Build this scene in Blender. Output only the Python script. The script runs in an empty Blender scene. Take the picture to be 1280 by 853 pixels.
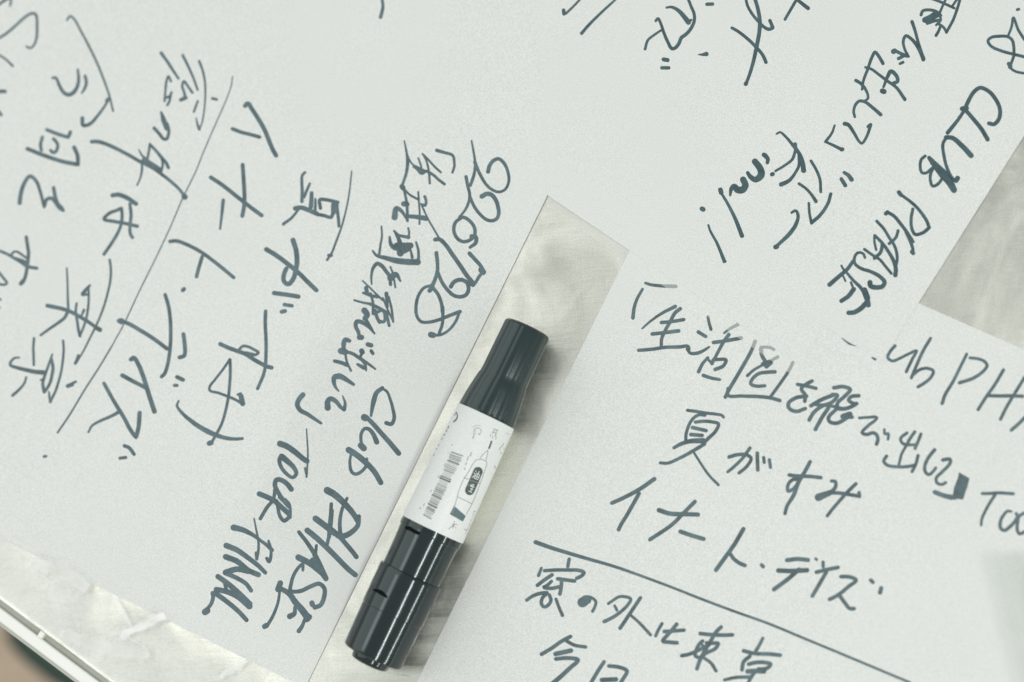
import bpy, bmesh, math, random
from mathutils import Vector, Matrix
from mathutils.bvhtree import BVHTree
from mathutils import noise as mnoise

random.seed(7)
C = bpy.context.scene.collection
SC = bpy.context.scene

# ---------------------------------------------------------------- camera
DIST, FOCAL = 0.65, 65.0
n = Vector((-0.22, 0.19, 0.0)); n.z = math.sqrt(1 - n.x**2 - n.y**2)      # world up, seen from the camera
rx = (Vector((1, 0, 0)) - n * n.x).normalized()
ry = n.cross(rx)
ROT = Matrix((rx, ry, n))                                                  # camera-to-world
cam_d = bpy.data.cameras.new('camera'); cam = bpy.data.objects.new('camera', cam_d); C.objects.link(cam)
CAM = ROT @ Vector((0, 0, DIST))
cam.matrix_world = Matrix.Translation(CAM) @ ROT.to_4x4()
cam_d.lens = FOCAL; cam_d.sensor_width = 36; cam_d.clip_start = 0.01; cam_d.clip_end = 50
cam_d.dof.use_dof = True; cam_d.dof.focus_distance = DIST - 0.004; cam_d.dof.aperture_fstop = 5.0
SC.camera = cam
SC.render.resolution_x, SC.render.resolution_y = 1024, 682

def ray(px, py):
    w = 36.0 / FOCAL
    d = Vector(((px - 640) / 1280 * w, -(py - 426.5) / 1280 * w, -1))
    return (ROT @ d).normalized()
def at(px, py, z=0.0):
    """the point of the plane at height z that shows at a point of the photograph"""
    d = ray(px, py)
    return CAM + d * ((z - CAM.z) / d.z)
MPP = (at(600, 600) - at(601, 600)).length

# ---------------------------------------------------------------- world and lamps
world = bpy.data.worlds.new('World'); SC.world = world; world.use_nodes = True
bg = world.node_tree.nodes['Background']
bg.inputs[0].default_value = (0.95, 1.0, 0.985, 1); bg.inputs[1].default_value = 0.525
SC.view_settings.view_transform = 'Standard'; SC.view_settings.look = 'None'
SC.view_settings.exposure = 0.0; SC.view_settings.gamma = 1.0

def area(name, loc, target, sx, sy, power, col, roll=None):
    l = bpy.data.lights.new(name, 'AREA'); l.shape = 'RECTANGLE'; l.size = sx; l.size_y = sy
    l.energy = power; l.color = col
    o = bpy.data.objects.new(name, l); C.objects.link(o); o.location = loc
    z = (Vector(loc) - Vector(target)).normalized()
    x = Vector(roll) if roll else Vector((1, 0, 0))
    x = (x - z * x.dot(z)).normalized(); y = z.cross(x)
    o.rotation_euler = Matrix((x, y, z)).transposed().to_euler()
    return o
AX0, AX1 = at(661, 408, 0.011), at(465, 822, 0.011)
AXD = (AX1 - AX0).normalized()
SIDE = Vector((0, 0, 1)).cross(AXD); SIDE = SIDE if SIDE.x > 0 else -SIDE       # across the marker, to the right
def mirror_dir(px, py):
    d = ray(px, py); return Vector((d.x, d.y, -d.z))
mk = (AX0 + AX1) / 2
def over(a, along=0.0, dist=1.6):
    return mk + (SIDE * math.sin(math.radians(a)) + Vector((0, 0, 1)) * math.cos(math.radians(a)) + AXD * along).normalized() * dist
area('added_softbox', over(-47, -0.1, 2.0), mk, 2.6, 2.2, 15.5, (1.0, 1.0, 0.985), AXD)  # softbox added for soft light and a bright left flank on the marker
area('tube_lamp', over(33, 0.2, 1.8), mk, 1.5, 0.10, 11.0, (1, 1, 0.96), AXD)
area('tube_lamp', over(72, 0.2, 1.9), mk, 1.5, 0.08, 8.0, (1, 1, 0.96), AXD)
g0 = at(110, 760)
area('window_lamp', g0 + mirror_dir(110, 800) * 1.5, g0, 0.5, 0.30, 0.8, (0.97, 1.0, 1.0), AXD)

# ---------------------------------------------------------------- materials
def mat(name, col, rough=0.5, metal=0.0, spec=0.5):
    m = bpy.data.materials.new(name); m.use_nodes = True
    b = m.node_tree.nodes['Principled BSDF']
    b.inputs['Base Color'].default_value = (*col, 1); b.inputs['Roughness'].default_value = rough
    b.inputs['Metallic'].default_value = metal; b.inputs['Specular IOR Level'].default_value = spec
    return m
def nd(m, t, **kw):
    x = m.node_tree.nodes.new(t)
    for k, v in kw.items():
        if k in x.inputs: x.inputs[k].default_value = v
        else: setattr(x, k, v)
    return x
def lk(m, a, b): m.node_tree.links.new(a, b)
def coords(m, scale=(1, 1, 1), rot=(0, 0, 0)):
    tc = nd(m, 'ShaderNodeTexCoord'); mp = nd(m, 'ShaderNodeMapping')
    mp.inputs['Scale'].default_value = scale; mp.inputs['Rotation'].default_value = rot
    lk(m, tc.outputs['Object'], mp.inputs['Vector']); return mp.outputs[0]
def noise(m, vec, scale, detail=3, rough=0.5, dist=0.0):
    x = nd(m, 'ShaderNodeTexNoise', Scale=scale, Detail=detail, Roughness=rough, Distortion=dist)
    lk(m, vec, x.inputs['Vector']); return x.outputs['Fac']
def ramp(m, fac, p0, c0, p1, c1):
    x = nd(m, 'ShaderNodeValToRGB'); e = x.color_ramp.elements
    e[0].position, e[0].color, e[1].position, e[1].color = p0, (*c0, 1), p1, (*c1, 1)
    lk(m, fac, x.inputs[0]); return x.outputs[0]
def mixc(m, fac, a, b, mode='MIX'):
    x = nd(m, 'ShaderNodeMix', data_type='RGBA', blend_type=mode)
    for s, v in ((x.inputs[0], fac), (x.inputs[6], a), (x.inputs[7], b)):
        if isinstance(v, (int, float)): s.default_value = v
        elif isinstance(v, tuple): s.default_value = (*v, 1)
        else: lk(m, v, s)
    return x.outputs[2]
def math_(m, op, a, b=0.0, c=0.0):
    x = nd(m, 'ShaderNodeMath', operation=op)
    for i, v in enumerate((a, b, c)):
        if isinstance(v, (int, float)): x.inputs[i].default_value = v
        else: lk(m, v, x.inputs[i])
    return x.outputs[0]
def bump(m, h, strength, dist, prev=None):
    x = nd(m, 'ShaderNodeBump', Strength=strength, Distance=dist); lk(m, h, x.inputs['Height'])
    if prev: lk(m, prev, x.inputs['Normal'])
    return x.outputs[0]
def P(m): return m.node_tree.nodes['Principled BSDF']

def paper_mat(name, tint):
    m = mat(name, tint, 0.62, 0, 0.35)
    v = coords(m)
    grain = noise(m, v, 3600, 2, 0.6)
    cloud = noise(m, v, 22, 4, 0.55)
    c = ramp(m, grain, 0.30, tuple(t * 0.79 for t in tint), 0.70, tuple(min(1, t * 1.15) for t in tint))
    c2 = ramp(m, cloud, 0.3, (0.975, 0.98, 0.975), 0.7, (1, 1, 1))
    lk(m, mixc(m, 1.0, c, c2, 'MULTIPLY'), P(m).inputs['Base Color'])
    b = bump(m, noise(m, v, 1500, 3, 0.7), 0.12, 0.0002)
    b = bump(m, noise(m, v, 14, 2, 0.5), 0.35, 0.004, b)
    lk(m, b, P(m).inputs['Normal'])
    return m
M_paper = paper_mat('white_copy_paper', (0.748, 0.758, 0.738))

def ink_mat(name, col):
    m = mat(name, col, 0.45, 0, 0.4)
    v = coords(m)
    c = ramp(m, noise(m, v, 150, 5, 0.7), 0.32, tuple(t * 0.72 for t in col), 0.70, tuple(t * 1.35 for t in col))
    c2 = ramp(m, noise(m, v, 2600, 2, 0.6), 0.3, (0.86, 0.86, 0.86), 0.7, (1.12, 1.12, 1.12))
    lk(m, mixc(m, 1.0, c, c2, 'MULTIPLY'), P(m).inputs['Base Color'])
    return m
M_ink_a = ink_mat('marker_ink_hazed_grey', (0.094, 0.142, 0.158))  # one black ink, greyed sheet by sheet with painted haze from glare
M_ink_c = ink_mat('marker_ink_dark', (0.058, 0.104, 0.116))
M_ink_b = ink_mat('marker_ink_hazed_mid', (0.102, 0.148, 0.160))

def film_mat():
    m = bpy.data.materials.new('translucent_film'); m.use_nodes = True
    m.node_tree.nodes.remove(P(m)); out = m.node_tree.nodes['Material Output']
    df = nd(m, 'ShaderNodeBsdfDiffuse'); tr = nd(m, 'ShaderNodeBsdfTranslucent'); tp = nd(m, 'ShaderNodeBsdfTransparent')
    for x in (df, tr): x.inputs[0].default_value = (0.97, 0.98, 0.955, 1)
    m1 = nd(m, 'ShaderNodeMixShader'); m1.inputs[0].default_value = 0.35
    m2 = nd(m, 'ShaderNodeMixShader'); m2.inputs[0].default_value = 0.46
    lk(m, df.outputs[0], m1.inputs[1]); lk(m, tr.outputs[0], m1.inputs[2])
    lk(m, tp.outputs[0], m2.inputs[1]); lk(m, m1.outputs[0], m2.inputs[2]); lk(m, m2.outputs[0], out.inputs[0])
    return m
M_film = film_mat()

def metal_mat():
    m = mat('scratched_steel', (0.60, 0.60, 0.56), 0.36, 1.0)
    v = coords(m)
    vs = coords(m, (6, 1, 1), (0, 0, math.radians(35)))
    vs2 = coords(m, (1, 9, 1), (0, 0, math.radians(-22)))
    smud_refl = noise(m, v, 16, 6, 0.62, 0.8)
    fine = noise(m, vs, 160, 5, 0.7)
    fine2 = noise(m, vs2, 120, 5, 0.72)
    grain = noise(m, v, 2400, 2, 0.6)
    c = ramp(m, smud_refl, 0.38, (0.64, 0.64, 0.575), 0.60, (0.88, 0.875, 0.795))  # smudges, plus mottled dark reflections painted into the steel's colour
    c = mixc(m, 1.0, c, ramp(m, fine, 0.25, (0.96, 0.96, 0.955), 0.75, (1.03, 1.03, 1.03)), 'MULTIPLY')
    c = mixc(m, 1.0, c, ramp(m, grain, 0.3, (0.86, 0.86, 0.86), 0.7, (1.12, 1.12, 1.12)), 'MULTIPLY')
    lk(m, c, P(m).inputs['Base Color'])
    r = math_(m, 'MULTIPLY_ADD', smud_refl, 0.22, 0.24)
    r = math_(m, 'MULTIPLY_ADD', fine2, 0.10, r)
    lk(m, r, P(m).inputs['Roughness'])
    # soft dents and a few sharp creases
    vor = nd(m, 'ShaderNodeTexVoronoi', feature='DISTANCE_TO_EDGE', Scale=13.0)
    wv = nd(m, 'ShaderNodeVectorMath', operation='ADD'); nn = nd(m, 'ShaderNodeTexNoise', Scale=9.0, Detail=3.0)
    sc = nd(m, 'ShaderNodeVectorMath', operation='SCALE'); sc.inputs['Scale'].default_value = 0.09
    lk(m, v, nn.inputs['Vector']); lk(m, nn.outputs['Color'], sc.inputs[0]); lk(m, v, wv.inputs[0]); lk(m, sc.outputs[0], wv.inputs[1])
    lk(m, wv.outputs[0], vor.inputs['Vector'])
    cre = math_(m, 'SMOOTH_MIN', vor.outputs['Distance'], 0.10, 0.08)
    b = bump(m, cre, 0.09, 0.012)
    b = bump(m, noise(m, v, 15, 3, 0.5, 0.6), 0.30, 0.012, b)
    b = bump(m, fine, 0.10, 0.0004, b)
    b = bump(m, fine2, 0.07, 0.0004, b)
    # long curved wipe marks
    for k, (rot, sc_) in enumerate(((0.5, 60), (-1.1, 45), (1.4, 80))):
        wn = nd(m, 'ShaderNodeTexNoise', Scale=sc_, Detail=4.0, Roughness=0.75, Distortion=0.0)
        mp = coords(m, (0.12, 3.0, 1), (0, 0, rot))
        add = nd(m, 'ShaderNodeVectorMath', operation='ADD'); sc2 = nd(m, 'ShaderNodeVectorMath', operation='SCALE'); sc2.inputs['Scale'].default_value = 0.06
        n2 = nd(m, 'ShaderNodeTexNoise', Scale=7.0 + k, Detail=1.0); lk(m, v, n2.inputs['Vector'])
        lk(m, n2.outputs['Color'], sc2.inputs[0]); lk(m, mp, add.inputs[0]); lk(m, sc2.outputs[0], add.inputs[1]); lk(m, add.outputs[0], wn.inputs['Vector'])
        b = bump(m, wn.outputs['Fac'], 0.2, 0.0006, b)
    lk(m, b, P(m).inputs['Normal'])
    return m
M_metal = metal_mat()

# ---------------------------------------------------------------- object helpers
def link(name, me, m, parent=None):
    o = bpy.data.objects.new(name, me); C.objects.link(o)
    if m: me.materials.append(m)
    if parent: o.parent = parent; o.matrix_parent_inverse = parent.matrix_world.inverted()
    return o
def tag(o, label=None, cat=None, group=None, kind=None):
    if label: o['label'] = label
    if cat: o['category'] = cat
    if group: o['group'] = group
    if kind: o['kind'] = kind
    return o
def empty(name, loc):
    o = bpy.data.objects.new(name, None); C.objects.link(o); o.location = loc; o.empty_display_size = 0.02
    o.matrix_world = Matrix.Translation(loc); return o
def from_bm(name, bm, m, parent=None, smooth=False):
    me = bpy.data.meshes.new(name); bm.to_mesh(me); bm.free()
    if smooth:
        for p in me.polygons: p.use_smooth = True
    return link(name, me, m, parent)

def wave(x, y):
    """the slight waviness of paper that has lain about"""
    return 0.00022 * mnoise.noise(Vector((x * 9, y * 9, 3.1))) + 0.00008 * mnoise.noise(Vector((x * 31, y * 31, 1.7)))

def sheet(name, poly, z0, thick, m, curl=None):
    """one sheet of paper: a convex outline cut from a fine grid, with its own thickness"""
    pts = [at(x, y, z0) for x, y in poly]
    xs = [p.x for p in pts]; ys = [p.y for p in pts]
    bm = bmesh.new()
    nx = int((max(xs) - min(xs)) / 0.006) + 1; ny = int((max(ys) - min(ys)) / 0.006) + 1
    bmesh.ops.create_grid(bm, x_segments=nx, y_segments=ny, size=0.5)
    for v in bm.verts:
        v.co.x = min(xs) + (v.co.x + 0.5) * (max(xs) - min(xs)); v.co.y = min(ys) + (v.co.y + 0.5) * (max(ys) - min(ys))
    c = sum((Vector((p.x, p.y, 0)) for p in pts), Vector()) / len(pts)
    for i, p in enumerate(pts):
        q = pts[(i + 1) % len(pts)]
        e = Vector((q.x - p.x, q.y - p.y, 0)); nn = Vector((e.y, -e.x, 0)).normalized()
        if (c - Vector((p.x, p.y, 0))).dot(nn) > 0: nn = -nn
        bmesh.ops.bisect_plane(bm, geom=bm.verts[:] + bm.edges[:] + bm.faces[:], plane_co=(p.x, p.y, 0), plane_no=nn, clear_outer=True)
    for v in bm.verts: v.co.z = z0 + wave(v.co.x, v.co.y)
    if not thick: return from_bm(name, bm, m, None)
    r = bmesh.ops.extrude_face_region(bm, geom=bm.faces[:])
    for g in r['geom']:
        if isinstance(g, bmesh.types.BMVert): g.co.z -= thick
    bmesh.ops.recalc_face_normals(bm, faces=bm.faces[:])
    return from_bm(name, bm, m, None)

# ---------------------------------------------------------------- table
RA, RB = at(0, 751), at(135, 852)                     # the line where the steel top ends
rd = (RB - RA); rd.z = 0; rd.normalize()
rn = Vector((rd.y, -rd.x, 0))
if rn.dot(at(0, 853) - RA) < 0: rn = -rn              # away from the table
def strip(a0, a1, z0, z1, L0, L1, bev=0.0, seg=3):
    """a straight bar along the table's edge between two distances from it"""
    bm = bmesh.new(); vs = []
    for L in (L0, L1):
        for a, z in ((a0, z0), (a1, z0), (a1, z1), (a0, z1)):
            vs.append(bm.verts.new(RA + rd * L + rn * a + Vector((0, 0, z - RA.z))))
    for f in ((0, 1, 2, 3), (7, 6, 5, 4), (0, 4, 5, 1), (1, 5, 6, 2), (2, 6, 7, 3), (3, 7, 4, 0)): bm.faces.new([vs[i] for i in f])
    bmesh.ops.recalc_face_normals(bm, faces=bm.faces[:])
    if bev: bmesh.ops.bevel(bm, geom=bm.edges[:], offset=bev, segments=seg, profile=0.5, affect='EDGES')
    return bm
table = tag(empty('table', RA + rn * -0.3 + Vector((0, 0, -0.74))), 'steel topped table with pale rounded rim carrying the marker and written sheets', 'table')
top_bm = strip(-0.95, 0.0, -0.012, 0.0, -0.55, 0.75, 0.0006)
from_bm('table_top', top_bm, M_metal, table)
M_dark = mat('groove_rubber', (0.42, 0.43, 0.38), 0.8)
M_rim = mat('pale_rim', (0.80, 0.81, 0.76), 0.22, 0, 0.6)
M_rim2 = mat('rim_edge_grey', (0.50, 0.50, 0.45), 0.5)
from_bm('groove_seal', strip(0.0001, 0.0019, -0.012, -0.0016, -0.55, 0.75), M_dark, table)
r1 = from_bm('rim', strip(0.0020, 0.0062, -0.020, 0.0004, -0.55, 0.75, 0.0005, 3), M_rim, table)
from_bm('rim_ridge', strip(0.0063, 0.0076, -0.022, -0.0010, -0.55, 0.75, 0.0004, 2), M_rim2, table)
jt = (at(53, 791) - RA).dot(rd)
from_bm('rim_clip', strip(-0.0002, 0.0022, -0.004, 0.0002, jt - 0.0011, jt + 0.0011, 0.0003, 2), M_rim, table)
M_leg = mat('table_leg_steel', (0.45, 0.46, 0.44), 0.35, 1.0)
for a in (-0.9, -0.06):
    for L in (-0.5, 0.7):
        from_bm('leg', strip(a - 0.02, a + 0.02, -0.739, -0.013, L - 0.02, L + 0.02, 0.003), M_leg, table)

# ---------------------------------------------------------------- floor and the thing on it
def floor_mat():
    m = mat('tan_floor', (0.50, 0.39, 0.29), 0.55)
    v = coords(m, (1, 6, 1), (0, 0, 0.5))
    c = ramp(m, noise(m, v, 6, 4, 0.6), 0.3, (0.48, 0.37, 0.27), 0.7, (0.62, 0.49, 0.37))
    lk(m, c, P(m).inputs['Base Color']); return m
bm = bmesh.new(); bmesh.ops.create_grid(bm, x_segments=4, y_segments=4, size=3.0)
for v in bm.verts: v.co.z = -0.74
fl = from_bm('floor', bm, floor_mat()); fl['kind'] = 'structure'

def bag():
    c = at(122, 790, -0.66)
    bm = bmesh.new(); bmesh.ops.create_cube(bm, size=1.0)
    bmesh.ops.subdivide_edges(bm, edges=bm.edges[:], cuts=9, use_grid_fill=True)
    for v in bm.verts:
        p = v.co * 2
        s = (abs(p.x)**3.2 + abs(p.y)**3.2 + abs(p.z)**3.2) ** (1 / 3.2)
        p = p / s
        p.x *= 0.045; p.y *= 0.042; p.z *= 0.078
        p *= 1 + 0.06 * mnoise.noise(p * 14)
        v.co = p
    R = Matrix.Rotation(math.radians(-38), 4, 'Z')
    bmesh.ops.transform(bm, matrix=Matrix.Translation((c.x, c.y, -0.66)) @ R, verts=bm.verts[:])
    m = mat('dark_green_cloth', (0.045, 0.075, 0.06), 0.85)
    t = tag(empty('bag', Vector((c.x, c.y, -0.74))), 'dark green bag out of focus on the tan floor below the table rim', 'bag')
    from_bm('body', bm, m, t, True)
    bm = bmesh.new()
    for k in range(24):
        a = math.pi * k / 23
        q = Vector((math.cos(a) * 0.03, 0, 0.07 + math.sin(a) * 0.03))
        for j in range(6):
            b = j / 6 * math.tau
            bm.verts.new(q + Vector((math.cos(a) * math.cos(b), 0, math.sin(a) * math.cos(b))) * 0.004 + Vector((0, math.sin(b) * 0.004, 0)))
    bm.verts.ensure_lookup_table()
    for k in range(23):
        for j in range(6):
            bm.faces.new([bm.verts[i] for i in (k*6+j, k*6+(j+1) % 6, k*6+6+(j+1) % 6, k*6+6+j)])
    bmesh.ops.transform(bm, matrix=Matrix.Translation((c.x, c.y, -0.66)) @ R, verts=bm.verts[:])
    from_bm('handle', bm, m, t, True)
bag()

# ---------------------------------------------------------------- sheets
T = 0.00003
def Z(k): return 0.0004 + k * 0.00006
SB = tag(sheet('paper_sheet', [(824.6, 236.8), (1500, 534), (1100, 1352), (430, 1037)], Z(0), T, M_paper),
         'lower right white sheet with upright ruled song list, right of the marker', 'paper sheet')
SA = tag(sheet('paper_sheet', [(381, 860), (874, -140), (-26, -581), (-519, 419)], Z(0) + 1e-5, T, M_paper),
         'large left white sheet with steeply turned writing, left of the marker', 'paper sheet')
SF = tag(sheet('film_strip', [(683, 257), (992, 470), (1003, 457), (690, 242)], Z(0) + 3.4e-5, 0, M_film),
         'narrow translucent strip along the lower edge of the blank sheet, fading ink below', 'plastic film')
S4 = tag(sheet('paper_sheet', [(685, 245), (1003, 458), (1060, 345), (655, -100)], Z(0) + 7.5e-5, T, M_paper),
         'blank white sheet closing the top end of the steel gap above the marker', 'paper sheet')
SCc = tag(sheet('paper_sheet', [(1102, 452), (1482, -150), (640, -160), (690, 197)], Z(0) + 11.5e-5, T, M_paper),
         'upper right white sheet with upside down writing, cornering on the bare steel at right', 'paper sheet')
SHEETS = {'A': (SA, Z(0) + 1e-5, M_ink_a), 'B': (SB, Z(0), M_ink_b), 'C': (SCc, Z(0) + 11.5e-5, M_ink_c)}

def spline(pts, ws, step):
    """Catmull-Rom through the points; a doubled point makes a sharp corner"""
    out = []
    nP = len(pts)
    for i in range(nP - 1):
        p1, p2 = pts[i], pts[i + 1]
        d = math.dist(p1, p2)
        if d < 1e-6: continue
        p0 = pts[i - 1] if i and math.dist(pts[i - 1], p1) > 1e-6 else (2 * p1[0] - p2[0], 2 * p1[1] - p2[1])
        p3 = pts[i + 2] if i + 2 < nP and math.dist(pts[i + 2], p2) > 1e-6 else (2 * p2[0] - p1[0], 2 * p2[1] - p1[1])
        # limit the tangents of uneven spans
        def tan(a, b, c):
            la, lc = max(math.dist(a, b), 1e-6), max(math.dist(b, c), 1e-6)
            return [d * 0.5 * ((b[k] - a[k]) / la + (c[k] - b[k]) / lc) for k in (0, 1)]
        t1, t2 = tan(p0, p1, p2), tan(p1, p2, p3)
        k = max(1, int(d / step))
        for j in range(k):
            t = j / k; t_2, t_3 = t * t, t * t * t
            h = (2*t_3 - 3*t_2 + 1, t_3 - 2*t_2 + t, -2*t_3 + 3*t_2, t_3 - t_2)
            x = [h[0]*p1[c] + h[1]*t1[c] + h[2]*p2[c] + h[3]*t2[c] for c in (0, 1)]
            out.append((x[0], x[1], ws[i] + (ws[i + 1] - ws[i]) * t))
    out.append((*pts[-1], ws[-1]))
    return out
def crumpled_film():
    """thin clear film, folded and creased, lying along the lower edge of the left sheet"""
    edge = [(-420, 640), (-60, 640), (0, 662), (40, 690), (70, 700), (92, 712), (108, 722), (118, 738), (132, 742), (150, 745), (160, 748), (176, 760), (196, 764), (208, 774),
            (222, 788), (245, 800), (272, 812), (300, 822), (322, 836), (345, 846), (380, 860), (420, 885), (470, 960)]
    low = [(x, 749 + 0.748 * x - 5) for x in range(-420, 480, 38)]
    m = bpy.data.materials.new('clear_crumpled_film'); m.use_nodes = True
    out = m.node_tree.nodes['Material Output']; m.node_tree.nodes.remove(P(m))
    v = coords(m)
    df = nd(m, 'ShaderNodeBsdfDiffuse'); gl = nd(m, 'ShaderNodeBsdfGlossy', Roughness=0.28); tp = nd(m, 'ShaderNodeBsdfTransparent'); tr = nd(m, 'ShaderNodeBsdfTranslucent')
    for x in (df, tr): x.inputs[0].default_value = (0.95, 0.96, 0.94, 1)
    gl.inputs[0].default_value = (1, 1, 1, 1)
    b = bump(m, noise(m, v, 70, 5, 0.6, 0.5), 0.6, 0.003)
    b = bump(m, noise(m, coords(m, (1, 5, 1), (0, 0, 0.7)), 60, 4, 0.6, 0.3), 0.4, 0.002, b)
    for x in (df, gl, tr): lk(m, b, x.inputs['Normal'])
    m0 = nd(m, 'ShaderNodeMixShader'); m0.inputs[0].default_value = 0.4; lk(m, df.outputs[0], m0.inputs[1]); lk(m, tr.outputs[0], m0.inputs[2])
    m1 = nd(m, 'ShaderNodeMixShader'); m1.inputs[0].default_value = 0.12; lk(m, m0.outputs[0], m1.inputs[1]); lk(m, gl.outputs[0], m1.inputs[2])
    m2 = nd(m, 'ShaderNodeMixShader'); lk(m, tp.outputs[0], m2.inputs[1]); lk(m, m1.outputs[0], m2.inputs[2])
    at_ = nd(m, 'ShaderNodeAttribute', attribute_name='layers')  # opacity mask that holds the painted glare
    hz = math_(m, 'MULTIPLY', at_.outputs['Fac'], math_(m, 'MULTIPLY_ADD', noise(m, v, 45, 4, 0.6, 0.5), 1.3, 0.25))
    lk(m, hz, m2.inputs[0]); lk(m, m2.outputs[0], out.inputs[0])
    t = tag(empty('painted_light_film', at(60, 760)), 'crumpled clear plastic film with folds and painted glare lying along the table rim at lower left', 'plastic film')
    bm = bmesh.new(); layer = bm.verts.layers.float.new('layers'); N = 190; R_ = 30; rows = []  # the 'layers' attribute holds the painted glare opacity, not a count of film layers
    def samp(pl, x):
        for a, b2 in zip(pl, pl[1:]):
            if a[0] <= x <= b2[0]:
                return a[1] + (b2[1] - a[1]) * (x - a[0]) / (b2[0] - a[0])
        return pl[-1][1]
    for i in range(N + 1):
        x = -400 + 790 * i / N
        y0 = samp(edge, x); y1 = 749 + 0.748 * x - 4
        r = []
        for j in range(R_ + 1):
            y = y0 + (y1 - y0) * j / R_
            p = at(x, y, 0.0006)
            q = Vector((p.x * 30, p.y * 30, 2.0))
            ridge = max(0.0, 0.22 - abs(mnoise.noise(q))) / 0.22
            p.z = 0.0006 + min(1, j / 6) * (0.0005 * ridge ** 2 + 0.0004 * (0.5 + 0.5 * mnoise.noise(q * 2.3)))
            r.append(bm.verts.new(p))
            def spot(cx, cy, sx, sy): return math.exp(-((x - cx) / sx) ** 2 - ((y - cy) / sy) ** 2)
            glare_opacity = 0.74 - 0.62 * spot(142, 762, 30, 17) - 0.62 * spot(255, 805, 48, 30) - 0.3 * spot(48, 706, 18, 9) - 0.45 * spot(340, 850, 50, 30)  # white glare painted into the film's opacity, weaker over the grey patches
            glare_opacity = max(0.03, glare_opacity) * min(1.0, j / 5.0)
            r[-1][layer] = glare_opacity
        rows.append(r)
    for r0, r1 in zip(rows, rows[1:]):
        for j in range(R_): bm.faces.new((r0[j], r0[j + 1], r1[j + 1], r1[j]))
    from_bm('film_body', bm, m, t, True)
    mf = bpy.data.materials.new('glare_white_fold'); mf.use_nodes = True
    o2 = mf.node_tree.nodes['Material Output']; mf.node_tree.nodes.remove(P(mf))
    d2 = nd(mf, 'ShaderNodeBsdfDiffuse'); d2.inputs[0].default_value = (0.95, 0.96, 0.94, 1); t2 = nd(mf, 'ShaderNodeBsdfTransparent')
    x2 = nd(mf, 'ShaderNodeMixShader'); lk(mf, t2.outputs[0], x2.inputs[1]); lk(mf, d2.outputs[0], x2.inputs[2]); lk(mf, x2.outputs[0], o2.inputs[0]); a2 = nd(mf, 'ShaderNodeAttribute', attribute_name='layers'); lk(mf, a2.outputs['Fac'], x2.inputs[0])  # 'layers' is the opacity of the white glare painted on the folds
    def fold(pts, wid, h, op=0.6):
        sp = spline(pts, wid, 1.5)
        pts = [(a + 0.8 * mnoise.noise(Vector((a * .15, b * .15, 1))), b + 1.2 * mnoise.noise(Vector((a * .15, b * .15, 7)))) for a, b, w_ in sp]
        wid = [w_ * (1 + 0.45 * mnoise.noise(Vector((a * .1, b * .1, 3)))) for a, b, w_ in sp]
        bm = bmesh.new(); layer = bm.verts.layers.float.new('layers'); rows = []
        for k in range(len(pts)):
            a, b2 = pts[max(k - 1, 0)], pts[min(k + 1, len(pts) - 1)]
            d = (b2[0] - a[0], b2[1] - a[1]); l = math.hypot(*d); nx, ny = -d[1] / l, d[0] / l
            r = []
            for c in range(13):
                u = c / 12 * 2 - 1
                p = at(pts[k][0] + nx * u * wid[k] / 2, pts[k][1] + ny * u * wid[k] / 2, 0.0019)
                p.z = 0.0013 + 0.55 * h * (1 - u * u); r.append(bm.verts.new(p))
                e = min(k, len(pts) - 1 - k) / 4; r[-1][layer] = 0.95 * op * min(1, (1 - abs(u)) * 1.6) * min(1, e) * (0.9 + 0.4 * mnoise.noise(Vector((pts[k][0] * 0.05, pts[k][1] * 0.05 + u * 0.5, 5))))  # white glare on the fold, painted as opacity
            rows.append(r)
        for r0, r1 in zip(rows, rows[1:]):
            for c in range(12): bm.faces.new((r0[c], r0[c + 1], r1[c + 1], r1[c]))
        from_bm('fold', bm, mf, t, True)
    fold([(146, 800), (152, 796), (160, 790), (176, 783), (190, 776), (200, 772), (207, 769), (210, 767)], [6, 14, 16, 16, 17, 17, 16, 14], 0.0006, 0.85)
    fold([(270, 850), (276, 846), (286, 840), (298, 832), (306, 826), (312, 822)], [10, 12, 14, 14, 12, 10], 0.0006, 0.75)
    fold([(141, 740), (143, 746), (150, 758), (156, 770), (163, 782), (166, 788)], [4, 6, 8, 8, 6, 4], 0.0005, 0.55)
    fold([(30, 700), (50, 706), (70, 712), (90, 722), (104, 732), (112, 740)], [14, 26, 34, 34, 26, 14], 0.0005, 0.6)
    fold([(70, 790), (92, 797), (114, 805), (140, 812), (165, 816), (190, 820)], [18, 30, 34, 34, 26, 14], 0.0006, 0.6)
    fold([(148, 790), (156, 795), (164, 799), (174, 805), (182, 811), (188, 816)], [1.6, 2.4, 2.6, 2.6, 2.4, 1.6], 0.0003, 0.5)

crumpled_film()

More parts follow.
